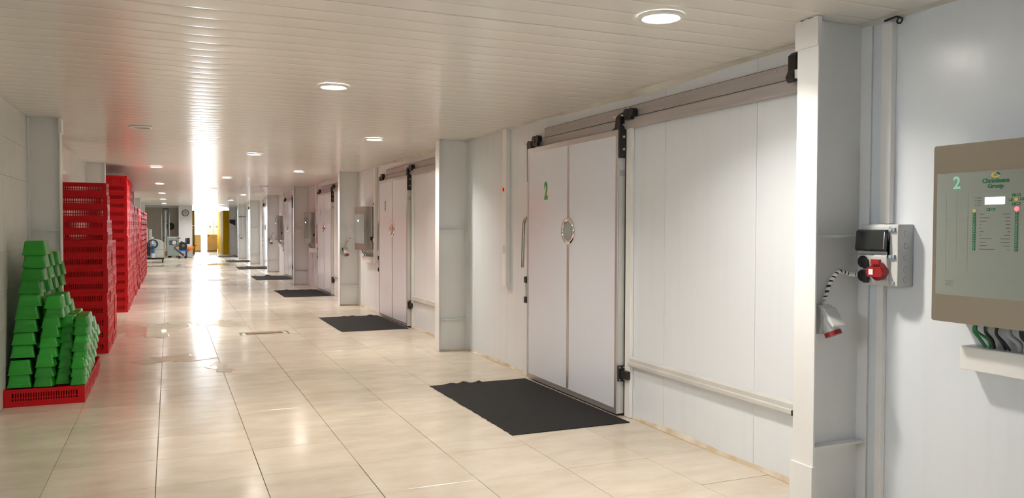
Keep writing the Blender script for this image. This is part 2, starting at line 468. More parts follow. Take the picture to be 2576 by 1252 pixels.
# ---- sealant beads
mb = MB(); y = 3.3; prev = None
pts = []
yy = -3.0
while yy < 46:
    pts.append(yy); yy += .11
vs = []; fs = []
for i, yy in enumerate(pts):
    w = .022 + .010 * math.sin(yy * 1.7) + .008 * math.sin(yy * 5.3 + 1) + random.uniform(-.004, .004)
    vs += [(WR - .0005, yy, max(w, .008)), (WR - .006 - .010 * abs(math.sin(yy * 2.3)), yy, .0012)]
    if i: fs.append((2 * i - 2, 2 * i - 1, 2 * i + 1, 2 * i))
mb.add(vs, fs)
tag(mb.build('trim_3', 'sealant'), 'aged sealant bead where the right wall meets the floor', kind='structure')
mb = MB(); vs = []; fs = []
for i, yy in enumerate(pts):
    ph = (yy - Yk(0)) % BAY
    w = .012 + .030 * math.exp(-((ph - 2.2) / .9) ** 2) + .006 * math.sin(yy * 4.1) + random.uniform(-.002, .002)
    vs += [(WR - .001, yy, CEIL - max(w, .004)), (WR - .055, yy, CEIL - .0005)]
    if i: fs.append((2 * i - 2, 2 * i - 1, 2 * i + 1, 2 * i))
mb.add(vs, fs)
tag(mb.build('trim_4', 'sealant_top'), 'wavy sealant line along the ceiling above the door rails', kind='structure')

# ================================================================== COLUMNS
def column(label, x_face, x_wall, y, group, cap):
    s = 1 if x_wall > x_face else -1
    t = thing('steel_column', label, 'column', (x_face, y, 0), group)
    d = abs(x_wall - x_face)
    MBx = lambda a, b_: (min(s * a, s * b_), max(s * a, s * b_))
    a, b_ = MBx(0, .011); MB().box(a, b_, -.074, .074, .0, CEIL - .001).build('outer_flange', 'steel_white', t, bevel=.002)
    a, b_ = MBx(.011, d - .012); MB().box(a, b_, -.005, .005, .0, CEIL - .001).build('web', 'steel_white', t)
    a, b_ = MBx(d - .012, d - .001); MB().box(a, b_, -.074, .074, .0, CEIL - .001).build('inner_flange', 'steel_white', t)
    for z in (.395, 1.495):
        a, b_ = MBx(.011, d - .012)
        for q in (-1, 1):
            y0, y1 = sorted((q * .005, q * .070))
            MB().box(a, b_, y0, y1, z - .005, z + .005).build('stiffener_plate', 'steel_white', t)
    if cap:
        a, b_ = MBx(-.012, .016)
        MB().prism([(-.080, CEIL - .15), (.080, CEIL - .15), (.080, CEIL - .004), (.05, CEIL - .001), (.03, CEIL - .012), (0, CEIL - .001), (-.03, CEIL - .010), (-.05, CEIL - .001), (-.080, CEIL - .002)], 'x', a, b_).build('cap_wrap', 'pvc_white', t)
        if cap > 1:
            MB().box(a, b_ + .0, -.079, .079, .0, .30).build('base_wrap', 'steel_white', t)
    # dirty mortar at the foot of the web
    a, b_ = MBx(.012, d - .02); n = 9; vs = []; fs = []
    for i in range(n):
        x = a + (b_ - a) * i / (n - 1)
        vs += [(x, -.0055, .012 + random.uniform(0, .012)), (x, -.018 - random.uniform(0, .012), .001)]
        if i: fs.append((2 * i - 2, 2 * i - 1, 2 * i + 1, 2 * i))
    MB().add(vs, fs).build('mortar_bead', 'sealant', t)
    return t
cn = ['white steel column between the control panel and the door numbered two', 'white steel column between the doors numbered two and 3']
for k in range(8):
    lab = cn[k] if k < 2 else '%s white steel column along the wall of doors, counted from the viewer' % ORD[k + 1]
    column(lab, COLX, WR, Yk(k), 'columns along the right wall', 2 if k == 0 else 0)
for k in range(6):
    lab = ['white steel column between the green punnets and the nearest red crates', 'white steel column behind the nearest tall red crate stack'][k] if k < 2 else '%s white steel column along the crate wall, counted from the viewer' % ORD[k + 1]
    column(lab, -1.0, WL, 9.25 + 6.1 * k, 'columns along the left wall', 1 if k == 0 else 0)

# ================================================================== LAMPS
def lamp(x, y, kind, label):
    t = thing('ceiling_downlight', label, 'ceiling light', (x, y, CEIL), 'round ceiling downlights')
    MB().lathe([(.118, -.0005), (.120, -.006), (.112, -.015), (.098, -.018), (.092, -.013), (.090, -.004)], (0, 0, 0), n=36).build('trim_ring', 'lamp_ring', t)
    mb = MB()
    mb.add([(0, 0, -.0125)] + [(.0905 * math.cos(R(q)), .0905 * math.sin(R(q)), -.006) for q in range(0, 360, 20)], [(0, 1 + (k + 1) % 18, 1 + k) for k in range(18)])
    mb.build('diffuser', {'w': 'lamp_warm', 'c': 'lamp_cool', 'o': 'lamp_off'}[kind], t)
    if kind != 'o':
        ld = bpy.data.lights.new('downlight_beam', 'AREA'); ld.shape = 'DISK'; ld.size = .172
        ld.energy = LAMP_WATT; ld.spread = LAMP_SPREAD
        ld.color = (1, .925, .82) if kind == 'w' else (1, .98, .95)
        lo = bpy.data.objects.new('downlight_beam', ld); col.objects.link(lo); lo.parent = t; lo.location = (0, 0, -.0195)
    return t
ROWS = [('row above the doors', 2.32, 3.47, 'wwwoccc'), ('middle row', 1.17, 6.2, 'wwccccc'), ('row beside the crates', -.21, 9.6, 'occccc')]
for rn, x, y0, kinds in ROWS:
    for k, kd in enumerate(kinds):
        yy = y0 + 6.2 * k
        xx = x - (.07 if (rn.endswith('crates') and k == 0) else 0)
        lab = '%s round ceiling downlight, %s nearest in the %s' % ('unlit' if kd == 'o' else 'lit', ORD[k + 1], rn)
        lamp(xx, yy, kd, lab)
lamp(1.17, 0.0, 'o', 'unlit round ceiling downlight directly above the viewer, middle row')

# ================================================================== COLD ROOM DOORS
def door_common():
    """template parts (local frame: origin on the wall face at the door's middle, y along the corridor)"""
    P = []
    HW, Z0, Z1, XF, XB = .885, .018, 2.33, -.09, -.016
    def add(name, mb, mat, par=None, bevel=0): P.append((name, mb.mesh(name, mat), par, bevel)); return len(P) - 1
    fw = .036
    # core slab and rim profiles
    core = add('door_leaf', MB().box(XF + .004, XB, -HW + .002, HW - .002, Z0 + .002, Z1 - .002), 'alu_light')
    for y0, y1 in ((-HW + fw, -.036), (.010, HW - fw)):
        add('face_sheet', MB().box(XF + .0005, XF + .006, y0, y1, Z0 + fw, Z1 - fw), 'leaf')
    add('edge_profile', MB().box(XF - .003, XF + .012, -HW, -HW + fw, Z0, Z1), 'alu', bevel=.002)
    add('edge_profile', MB().box(XF - .003, XF + .012, HW - fw, HW, Z0, Z1), 'alu', bevel=.002)
    add('edge_profile', MB().box(XF - .003, XF + .012, -HW + fw, HW - fw, Z1 - fw * 1.3, Z1), 'alu', bevel=.002)
    add('edge_profile', MB().box(XF - .003, XF + .012, -HW + fw, HW - fw, Z0, Z0 + fw * 1.3), 'alu', bevel=.002)
    add('middle_profile', MB().box(XF - .002, XF + .006, -.0355, .0095, Z0 + fw * 1.3, Z1 - fw * 1.3), 'alu', bevel=.002)
    add('rubber_gasket', MB().box(-.022, -.004, -HW - .020, -HW + .02, .004, Z1 - .002).box(-.022, -.004, HW - .02, HW + .008, .004, Z1), 'rubber')
    add('door_frame_post', MB().box(-.03, -.001, -HW - .105, -HW - .024, .002, 2.335), 'pvc_white', bevel=.003)
    # porthole
    wy, wz = .028, 1.508
    win = add('porthole', MB().lathe([(.088, -.006), (.092, -.014), (.105, -.018), (.119, -.012), (.124, -.001)], (XF, wy - .04, wz), 'x', 40), 'chrome')
    add('pane', MB().lathe([(.0895, -.005), (.06, -.0052), (.001, -.0055)], (XF, wy - .04, wz), 'x', 32), 'glass_dark', win)
    # bow handle at the far edge
    hy = HW
    pth = smooth_path([(XF + .035, hy - .001, 1.615), (XF + .032, hy + .028, 1.632), (XF + .02, hy + .075, 1.627), (XF + .012, hy + .108, 1.585), (XF + .01, hy + .120, 1.50), (XF + .008, hy + .135, 1.125)], 7)
    hd = add('bow_handle', MB().tube(pth, .0155, 12), 'inox')
    add('handle_plate', MB().prism([(XF + .012, 1.53), (XF + .058, 1.53), (XF + .058, 1.71), (XF + .012, 1.71)], 'y', hy, hy + .006), 'black', hd)
    # latch
    for z in (.80, 1.005):
        add('latch_block', MB().box(XF - .012, XF + .062, hy + .006, hy + .062, z - .033, z + .033), 'black', bevel=.006)
    add('latch_bar', MB().box(XF + .012, XF + .032, hy + .014, hy + .048, .833, .972), 'pvc_white')
    add('latch_rod', MB().cyl((XF + .006, hy + .045, .833), (XF + .006, hy + .045, .972), .007), 'chrome')
    # hanger at the near edge
    ny = -HW
    hg = add('hanger_plate', MB().prism([(XF + .000, 2.10), (XF + .066, 2.10), (XF + .072, 2.13), (XF + .072, 2.43), (XF + .055, 2.462), (XF + .015, 2.462), (XF - .004, 2.43), (XF - .004, 2.115)], 'y', ny - .026, ny - .002), 'black', bevel=.004)
    add('hanger_gusset', MB().prism([(ny - .002, 2.331), (ny + .10, 2.331), (ny + .055, 2.352), (ny + .035, 2.43), (ny - .002, 2.45)], 'x', XF - .002, XF + .012), 'black', hg)
    for z in (2.17, 2.27, 2.365):
        add('bolt', MB().cyl((XF + .034, ny - .036, z), (XF + .034, ny - .024, z), .010, 10), 'bolt', hg)
    add('hanger_bolt', MB().cyl((XF + .006, ny + .085, 2.44), (XF + .02, ny - .09, 2.44), .010, 10), 'bolt', hg)
    rl = add('roller_pair', MB().cyl((XF + .005, ny - .098, 2.448), (XF + .05, ny - .098, 2.448), .036, 18).cyl((XF + .005, ny - .172, 2.448), (XF + .05, ny - .172, 2.448), .036, 18)
             .box(XF + .01, XF + .045, ny - .165, ny - .07, 2.395, 2.435), 'black')
    # hanger at the far edge
    hg2 = add('hanger_plate', MB().prism([(XF + .0, 2.0), (XF + .045, 2.0), (XF + .05, 2.38), (XF + .035, 2.41), (XF + .005, 2.41), (XF - .004, 2.385)], 'y', HW + .001, HW + .016), 'black')
    add('hanger_block', MB().box(XF - .003, XF + .05, HW - .085, HW + .012, 2.332, 2.405), 'black', hg2, bevel=.012)
    add('hanger_bolt', MB().cyl((XF + .02, HW - .02, 2.392), (XF + .02, HW + .115, 2.392), .011, 10), 'bolt', hg2)
    add('roller_pair', MB().cyl((XF + .0, HW - .130, 2.412), (XF + .045, HW - .130, 2.412), .036, 18).cyl((XF + .0, HW - .205, 2.412), (XF + .045, HW - .205, 2.412), .036, 18)
        .box(XF + .01, XF + .04, HW - .20, HW - .09, 2.345, 2.40), 'black')
    # bottom guide bracket
    gb = add('guide_bracket', MB().box(XF + .008, XF + .066, ny - .018, ny - .001, .285, .415), 'black', bevel=.006)
    add('guide_arm', MB().box(XF + .022, XF + .062, ny - .115, ny - .017, .315, .380), 'black', gb, bevel=.006)
    for dx in (.018, .056):
        for z in (.30, .40):
            add('bolt', MB().cyl((XF + dx, ny - .023, z), (XF + dx, ny - .016, z), .006, 8), 'bolt', gb)
    add('maker_plate', MB().box(XF + .02, XF + .062, ny - .0018, ny + .0005, 1.955, 2.005), 'cable_grey')
    return P
DOORP = door_common()
def make_door(n, y, ink):
    e = bpy.data.objects.new('door_%d' % n, None); col.objects.link(e); e.location = (WR, y, 0); e.empty_display_size = .1
    e['kind'] = 'structure'
    e['label'] = 'white sliding cold room door with round porthole' + (', numbered %s' % NUM[n] if n < 6 else ', %s beyond the door numbered two' % ORD[n - 2])
    made = []
    for nm, me, par, bv in DOORP:
        o = bpy.data.objects.new(nm, me); col.objects.link(o); o.parent = e if par is None else made[par]
        if bv and n < 5:
            q = o.modifiers.new('bevel', 'BEVEL'); q.width = bv; q.segments = 2; q.limit_method = 'ANGLE'; q.angle_limit = R(40)
        made.append(o)
    if n < 7:
        t = text('door_number', str(n), .225, ink, e, (-.0908, .455, 1.882), offset=.010, sx=.66)
    return e
for k in range(7):
    make_door(k + 2, Yk(k) + 3.265 + .0, 'green_ink' if k == 0 else 'grey_and_reflection_ink')  # farther green digits drawn grey, the reflection over them put into the colour
DC = lambda k: Yk(k) + 3.265

# rails
def rail(k):
    lab = 'aluminium sliding track above the door numbered %s' % NUM[k + 2] if k < 4 else 'aluminium sliding track above the %s door of the row' % ORD[k + 1]
    y0, y1 = Yk(k) + .40, DC(k) + .62
    t = thing('sliding_door_rail', lab, 'door rail', (WR, (y0 + y1) / 2, 2.33), 'door rails')
    h = (y1 - y0) / 2
    MB().prism([(-.001, .092), (-.030, .092), (-.030, .168), (-.034, .172), (-.034, .178), (-.001, .178)], 'y', -h, h).build('upper_profile', 'alu_dull', t)
    MB().prism([(-.001, .004), (-.044, .004), (-.048, .012), (-.048, .078), (-.040, .086), (-.001, .086)], 'y', -h, h).build('track_profile', 'alu_dull', t)
    MB().box(-.0325, -.002, -h, h, .0862, .0915).build('shadow_gap_strip', 'rubber', t)  # black strip stands in for the shade in the gap between the profiles
    MB().prism([(-.001, .1785), (-.030, .1785), (-.024, .184), (-.001, .188)], 'y', -h, h).build('sealant_line', 'rust', t)
    st = MB().prism([(-.03, .08), (-.085, .055), (-.105, .085), (-.085, .13), (-.085, .215), (-.06, .235), (-.03, .235)], 'y', -h + .01, -h + .07).build('end_stop', 'black', t, bevel=.004)
    MB().box(-.088, -.05, -h - .012, -h + .012, .075, .125).build('buffer', 'pvc_white', st)
    b2 = MB().mesh('x', None) if False else None
    sm = MB().cyl((-.030, 0, .10), (-.0335, 0, .10), .006, 8).mesh('rivet', 'bolt')
    for i in range(12):
        for z in (.103, .158):
            o = place('rivet', sm, t, (0, -h + .12 + i * (2 * h - .2) / 11 + (.11 if z > .13 else 0), z - .10))
for k in range(7): rail(k)
def guide(k):
    lab = 'low aluminium guide rail beside the door numbered %s' % NUM[k + 2] if k < 4 else 'low aluminium guide rail beside the %s door of the row' % ORD[k + 1]
    y0, y1 = Yk(k) + .45, DC(k) - .985
    t = thing('door_guide_rail', lab, 'guide rail', (WR, (y0 + y1) / 2, .42), 'guide rails')
    h = (y1 - y0) / 2
    MB().prism([(-.001, .0), (-.030, .0), (-.045, .012), (-.045, .034), (-.030, .038), (-.030, .066), (-.012, .080), (-.001, .080)], 'y', -h, h).build('rail_profile', 'alu_light', t)
    MB().box(-.044, -.004, -h - .008, -h - .0005, .004, .036).build('end_cap', 'black', t)
for k in range(7): guide(k)

# mats
def rubber_mat(k):
    W2, L2 = .505, .99
    nx, ny = 10, 40
    vs = []; fs = []; rnd = random.Random(40 + k)
    bumps = [(rnd.uniform(-.4, .45), rnd.uniform(.010, .022), rnd.uniform(.02, .05)) for _ in range(3 + (k > 2) * 2)]
    jag = [rnd.uniform(-.006, .006) for _ in range(ny + 1)]
    for lay in (0, 1):
        for j in range(ny + 1):
            for i in range(nx * 3 + 1):
                x = -W2 + 2 * W2 * i / (nx * 3); yv = -L2 + 2 * L2 * j / ny
                e = max(0, (yv - (L2 - .16)) / .16)
                z = .0055 + sum(a * math.exp(-((x - c) / s) ** 2) for c, a, s in bumps) * e * e
                if i == 0: x += jag[j]
                vs.append((x, yv, z if lay == 0 else max(.0012, z - .0042)))
    w = nx * 3 + 1; off = w * (ny + 1)
    for j in range(ny):
        for i in range(w - 1):
            a = j * w + i
            fs += [(a, a + 1, a + w + 1, a + w), (off + a, off + a + w, off + a + w + 1, off + a + 1)]
    for i in range(w - 1):
        fs += [(i, off + i, off + i + 1, i + 1), (ny * w + i, ny * w + i + 1, off + ny * w + i + 1, off + ny * w + i)]
    for j in range(ny):
        fs += [(j * w, (j + 1) * w, off + (j + 1) * w, off + j * w), (j * w + w - 1, off + j * w + w - 1, off + (j + 1) * w + w - 1, (j + 1) * w + w - 1)]
    lab = 'black rubber mat in front of the door numbered %s' % NUM[k + 2] if k < 4 else 'black rubber mat before the %s door of the row' % ORD[k + 1]
    o = MB().add(vs, fs).build('rubber_mat', 'mat', None, (2.817, Yk(k) + (3.14, 3.22, 3.23, 3.1, 3.1, 3.1, 3.1, 3.1)[k], 0))
    o.rotation_euler = (0, 0, rnd.uniform(-.008, .008))
    tag(o, lab, 'mat', 'door mats')
for k in range(7): rubber_mat(k)

# vertical trunking with pilot lamp and switch
def trunk(k):
    rel = 4.80 if k == 0 else 4.62
    y = Yk(k) + rel
    lab = 'white vertical cable trunking beside the door numbered %s' % NUM[k + 2] if k < 4 else 'white vertical cable trunking beside the %s door of the row' % ORD[k + 1]
    t = thing('cable_trunking', lab, 'cable trunking', (WR, y + .055, .89), 'vertical trunkings')
    MB().box(-.052, -.001, -.055, .055, 0, CEIL - .89 - .001).build('trunking_cover', 'pvc_white', t, bevel=.003)
    pl = MB().lathe([(.018, 0), (.020, -.006), (.014, -.010)], (-.052, .018, 1.062), 'x', 16).build('pilot_lamp', 'black', t)
    MB().lathe([(.013, -.010), (.011, -.020), (.002, -.024)], (-.052, .018, 1.062), 'x', 16).build('lens', 'pilot', pl)
    sw = MB().box(-.064, -.0525, -.012, .046, .372, .455).build('light_switch', 'pvc_white', t, bevel=.003)
    MB().box(-.069, -.0642, .0, .034, .392, .436).build('rocker', 'sticker', sw, bevel=.002)
for k in range(5): trunk(k)

# ================================================================== CONTROL PANELS
PNW, PZ0, PZ1, PD = .41, 1.115, 1.912, .20
def rounded(y0, y1, z0, z1, r, n=4):
    o = []
    for cy, cz, a0 in ((y1 - r, z1 - r, 0), (y0 + r, z1 - r, 90), (y0 + r, z0 + r, 180), (y1 - r, z0 + r, 270)):
        for k in range(n + 1):
            a = R(a0 + 90 * k / n); o.append((cy + r * math.cos(a), cz + r * math.sin(a)))
    return o
def control_panel(label, y, detailed):
    t = thing('control_panel', label, 'control panel', (WR, y, 0), 'refrigeration control panels')
    MB().box(-PD + .016, -.001, -PNW + .004, PNW - .004, PZ0 + .004, PZ1 - .004).build('cabinet_body', 'inox', t, bevel=.004)
    MB().prism(rounded(-PNW, PNW, PZ0, PZ1, .012), 'x', -PD, -PD + .014).build('cabinet_door', 'inox', t)
    gz0, gz1 = 1.238, 1.784
    gl = MB().box(-PD - .005, -PD - .0005, -PNW + .022, PNW - .022, gz0, gz1).build('printed_glass_front', 'panel_glass', t)
    MB().box(-.10, -.055, -PNW - .004, -PNW + .0035, 1.30, 1.365).build('lock', 'black', t, bevel=.004)
    lcd = MB().box(-PD - .0062, -PD - .0052, .065, .154, 1.640, 1.671).build('lcd_screen', 'lcd', t)
    X = -PD - .0054
    num = text('panel_number', '2', .075, 'mint_ink', gl, (X, .288, 1.737), offset=.002) if detailed else None
    if detailed:
        oy = 0
        # logo: open ring with an inner bar
        mb = MB()
        def arc(mb, cy, cz, rx, rz, w, a0, a1, n=22):
            vs = []; fs = []
            for k in range(n + 1):
                a = R(a0 + (a1 - a0) * k / n)
                for q in (0, 1):
                    rr = 1 - q * w
                    vs.append((X, cy - rx * rr * math.cos(a), cz + rz * rr * math.sin(a)))
                if k: fs.append((2 * k - 2, 2 * k - 1, 2 * k + 1, 2 * k))
            mb.add(vs, fs)
        arc(mb, .108, 1.7655, .020, .0115, .42, 40, 345)
        mb.build('logo_ring', 'yellow_ink', gl)
        mb = MB(); arc(mb, .104, 1.7665, .016, .010, .5, -25, 95); mb.build('logo_swoosh', 'dark_green', gl)
        text('maker_lettering', 'Christiaens', .0265, 'dark_green', gl, (X, .108, 1.7405), offset=.0009)
        text('maker_lettering', 'Group', .0265, 'dark_green', gl, (X, .108, 1.7175), offset=.0009)
        # table lines
        mb = MB()
        for z in (1.693, 1.632, 1.571, 1.510, 1.449, 1.388, 1.318):
            mb.box(X, X + .0004, .232, .338, z, z + .0012)
        for yy, za in ((.338, 1.318), (.286, 1.388), (.232, 1.318)):
            mb.box(X, X + .0004, yy, yy + .001, za, 1.693)
        mb.box(X, X + .0004, -.36, .232, 1.693, 1.694); mb.box(X, X + .0004, -.36, .232, 1.318, 1.319)
        mb.build('table_lines', 'line_ink', gl)
        mb = MB()
        for i in range(4): mb.box(X, X + .0004, .170, .192, 1.668 - i * .0105, 1.670 - i * .0105).box(X, X + .0004, .198, .202, 1.668 - i * .0105, 1.670 - i * .0105)
        lens = [.020, .045, .030, .006, .005, .018, .006, .055, .026, .034, .07]
        lens2 = [.034, .022, .022, .020, .020, .012, .026, .042, .042, .032, .012]
        for i in range(11):
            z = 1.598 - i * .0150
            mb.box(X, X + .0004, .176 - lens[i], .176, z - .001, z + .0012)
            mb.box(X, X + .0004, .040, .040 + lens2[i], z - .001, z + .0012)
        for i in range(4): mb.box(X, X + .0004, .30, .338 - (i == 0) * -.0 , 1.300 - i * .006, 1.3012 - i * .006)
        mb.build('caption_print', 'black_ink', gl)
        bm_ = MB().box(-.0014, 0, -.0068, .0068, -.0055, .0055).mesh('button', 'dark_green')
        ic = MB().box(-.0018, -.0014, -.0030, .0030, -.0012, .0012).mesh('icon', 'mint_ink')
        def button(yy, z, me=bm_):
            o = place('button', me, t, (X, yy, z))
            place('icon', ic, o); return o
        for i in range(11):
            z = 1.598 - i * .0150
            button(.202, z); button(.013, z)
        for yy in (.138, .116): button(yy, 1.6185)
        for yy, z in ((.028, 1.676), (.006, 1.677), (.040, 1.657), (-.008, 1.659), (.026, 1.638), (.006, 1.640)): button(yy, z)
        ym = MB().box(-.0014, 0, -.0075, .0075, -.006, .006).mesh('button', 'yellow_ink')
        button(.202, 1.6145, ym); button(.016, 1.658, ym)
        MB().lathe([(.0105, 0), (.0095, -.002), (.001, -.0025)], (X, .013, 1.6185), 'x', 14).build('alarm_lamp', 'led_red', t)
    # cables hanging out of the bottom
    cab = [(.265, 'cable_green', .007, -.02, .02), (.259, 'cable_green', .006, -.035, .0), (.215, 'cable_black', .0075, -.010, .0), (.207, 'cable_green', .005, -.006, .02), (.163, 'cable_black', .006, -.012, .012), (.158, 'cable_black', .0055, -.026, .02),
           (.110, 'cable_grey', .011, -.02, -.01), (.050, 'cable_black', .013, -.012, -.01), (.036, 'cable_black', .006, -.07, .0), (-.01, 'cable_grey', .010, -.02, -.01), (-.07, 'cable_black', .009, -.01, .01), (-.14, 'cable_grey', .009, .01, .01)]
    if not detailed: cab = cab[::3]
    for yy, mt, r, dy, bow in cab:
        gm = MB().cyl((-.10, yy, PZ0 + .0035), (-.10, yy, PZ0 - .010), r * 1.7, 10)
        gm.build('cable_gland', 'cable_grey', t)
        MB().tube(smooth_path([(-.10, yy, PZ0 - .006), (-.098, yy + bow * .4, PZ0 - .04), (-.07, yy + dy + bow, PZ0 - .075), (-.055, yy + dy, 1.003)], 5), r, 8).build('cable', mt, t)
    return t
control_panel('stainless control panel with lit display and green print, nearest of the panels', 2.19, True)
for k, w in ((1, 3), (2, 4), (3, 5)):
    control_panel('stainless control cabinet on the wall beyond the door numbered %s' % NUM[w], Yk(k) + 5.17, False)
def trunk_h(y0, y1, label):
    t = thing('horizontal_trunking', label, 'cable trunking', (WR, (y0 + y1) / 2, .893), 'horizontal trunkings')
    h = (y1 - y0) / 2
    MB().box(-.095, -.001, -h, h, 0, .108).build('trunking_body', 'pvc_white', t, bevel=.002)
    MB().box(-.0985, -.0955, -h + .004, h - .004, .003, .105).build('trunking_lid', 'pvc_white', t, bevel=.001)
    MB().box(-.092, -.004, h, h + .0015, .004, .104).build('end_gap', 'black', t)
trunk_h(1.30, 2.535, 'white horizontal cable trunking under the nearest control panel')
for k, w in ((1, 3), (2, 4), (3, 5)):
    trunk_h(Yk(k) + 4.76, Yk(k) + 5.45, 'white horizontal cable trunking under the cabinet beyond the door numbered %s' % NUM[w])

# ---- distribution box with sockets by the nearest column
t = thing('distribution_box', 'grey plastic power distribution box with red and black sockets', 'distribution box', (WR, 2.985, 1.40))
MB().prism([(-.001, -.155), (-.105, -.155), (-.110, -.150), (-.110, .150), (-.105, .157), (-.001, .157)], 'y', -.117, .117).build('box_body', 'box_grey', t, bevel=.006)
fp = MB().prism([(-.108, -.148), (-.116, -.144), (-.134, -.010), (-.134, .0), (-.116, .006), (-.116, .146), (-.108, .150)], 'y', -.070, .112).build('box_face', 'box_grey', t, bevel=.004)
cv = MB().prism([(-.110, .018), (-.142, .020), (-.150, .032), (-.142, .122), (-.130, .130), (-.110, .130)], 'y', -.066, .117).build('breaker_cover', 'smoke', t, bevel=.004)
MB().box(-.153, -.146, .015, .045, .020, .030).build('cover_tab', 'black', cv)
for z in (.130, -.005):
    MB().cyl((-.112, -.085, z), (-.126, -.085, z), .008, 12).build('lid_screw', 'box_grey2', t)
    MB().box(-.122, -.110, -.105, -.070, z - .009, z + .009).build('screw_tongue', 'box_grey2', t)
for y_, z in ((.098, -.135), (-.095, -.135)):
    MB().cyl((-.108, y_, z), (-.118, y_, z), .007, 10).build('lid_screw', 'box_grey2', t)
for z in (-.035, -.107):
    s = MB().prism([(.074 + .031 * math.cos(R(a)), z + .031 * math.sin(R(a))) for a in range(0, 360, 20)], 'x', -.142, -.118).build('flap_socket', 'black', t, bevel=.003)
    MB().box(-.148, -.128, .040, .064, z - .036, z + .012).build('flap', 'black', s, bevel=.003)
pl = MB().box(-.124, -.112, -.064, .0, -.125, -.048).build('socket_plate', 'box_grey2', t, bevel=.004)
rs = MB().cyl((-.116, -.026, -.078), (-.148, -.024, -.081), .047, 24).build('red_socket', 'red_plug', t, bevel=.004)
MB().prism([(-.045, -.06), (.04, -.062), (.052, -.035), (.04, -.012), (-.04, -.012), (-.052, -.035)], 'x', -.0, .012).build('socket_lid', 'red_plug', rs, loc=(-.160, -.018, -.048))
MB().box(-.016, .0, -.030, .020, -.010, .014).build('lid_spring', 'red_plug', rs, loc=(-.145, -.018, -.034))
MB().box(-.1618, -.1602, -.012, .014, -.098, -.070).build('rating_sticker', 'sticker', rs)
for z in (-.12, -.07, -.01, .05, .11):
    MB().lathe([(.014, -.002), (.016, -.0005)], (-.055, -.117, z), 'y', 14).build('knockout', 'box_grey2', t)
# conduit running up and down from that box
t = thing('vertical_conduit', 'slim white conduit rising from the distribution box to the ceiling', 'conduit', (WR, 3.02, 1.56))
MB().box(-.036, -.001, -.032, .032, 0, CEIL - 1.56 - .03).build('conduit_cover', 'pvc_white', t, bevel=.002)
t2 = MB().box(-.030, -.001, -.020, .020, 0, 1.24).build('conduit', 'pvc_white', None, (WR, 3.045, .002), bevel=.002)
tag(t2, 'slim white conduit running from the distribution box down to the floor', 'conduit')
MB().tube(smooth_path([(-.02, .03, CEIL - 1.56 - .012), (-.03, -.03, CEIL - 1.56 - .010), (-.035, -.06, CEIL - 1.56 - .012), (-.034, -.09, CEIL - 1.56 - .03), (-.032, -.075, CEIL - 1.56 - .048), (-.03, -.055, CEIL - 1.56 - .035), (-.03, -.07, CEIL - 1.56 - .012)], 5), .0045, 8).build('cable_loop', 'cable_black', t)

# ---- sockets on the column webs, with spiral wrapped cable
def web_socket(k, label, clabel, big=True):
    y = Yk(k) - .0055
    cx = 3.145 if k == 0 else 3.17
    cz = 1.06
    t = thing('power_socket', label, 'socket', (cx, y, cz), 'red power sockets on columns')
    MB().prism([(-.001, -.075), (-.050, -.075), (-.062, -.02), (-.062, .055), (-.045, .075), (-.001, .075)], 'x', -.045, .045).build('socket_base', 'box_grey', t, bevel=.006)
    ms = MB().cyl((.004, -.040, .02), (.016, -.082, -.066), .038, 22, r2=.041).build('socket_housing', 'box_grey', t)
    MB().cyl((.0155, -.078, -.060), (.0185, -.087, -.080), .044, 22).build('red_collar', 'red_plug', ms)
    MB().prism([(-.046, .062), (-.066, .066), (-.135, -.022), (-.130, -.034), (-.055, .03)], 'x', -.036, .050).build('hinged_lid', 'box_grey', t, bevel=.005)
    MB().box(-.058, -.040, -.02, -.002, .018, .068).build('back_plate', 'black', t)
    if clabel:
        bx, bz = (WR - .09, 1.292) if k == 0 else (WR - .14, 1.33)
        by = Yk(k) - .115 if k == 0 else Yk(k) - .25
        P = smooth_path([(cx + .005, y - .03, cz + .072), (cx + .008, y - .035, cz + .12), (cx + .035, y - .045, cz + .20), (cx + .08, y - .06, cz + .25), (bx - .04 if k == 0 else bx - .08, by + .05, bz + .004), (bx, by + .001, bz)], 10)
        c = thing('socket_cable', clabel, 'cable', P[0], 'spiral wrapped socket cables')
        o0 = Vector(P[0]); Q = [p - o0 for p in P]
        MB().tube(Q, .0095, 10).build('cable_core', 'cable_black', c)
        # white spiral wrap: helical ribbon around the core
        n = len(Q); vs = []; fs = []; fr = None; turns = 15; steps = 260; cnt = 0
        for s_ in range(steps + 1):
            u = s_ / steps * (n - 1.001); i = int(u); f = u - i
            p = Q[i].lerp(Q[i + 1], f); d = (Q[i + 1] - Q[i]).normalized()
            if fr is None: fr = d.orthogonal().normalized()
            fr = (fr - d * fr.dot(d)).normalized(); cc = d.cross(fr)
            a = 2 * math.pi * turns * s_ / steps
            L_ = .36 / turns * .74
            for q in (-1, 1):
                vs.append(p + (fr * math.cos(a) + cc * math.sin(a)) * .0125 + d * L_ * q / 2)
            if s_: fs.append((2 * s_ - 2, 2 * s_ - 1, 2 * s_ + 1, 2 * s_))
        MB().add(vs, fs, True).build('spiral_wrap', 'pvc_white', c)
web_socket(0, 'grey power socket with red collar on the nearest column', 'black and white spiral wrapped cable from the nearest column socket')
web_socket(2, 'grey power socket with red collar on the column beyond the door numbered three', 'spiral wrapped cable to the cabinet beyond the door numbered three')
web_socket(4, 'grey power socket with red collar on the column beyond the door numbered five', 'spiral wrapped cable to the cabinet beyond the door numbered five')
web_socket(6, 'grey power socket with red collar on the farthest column carrying one', None)
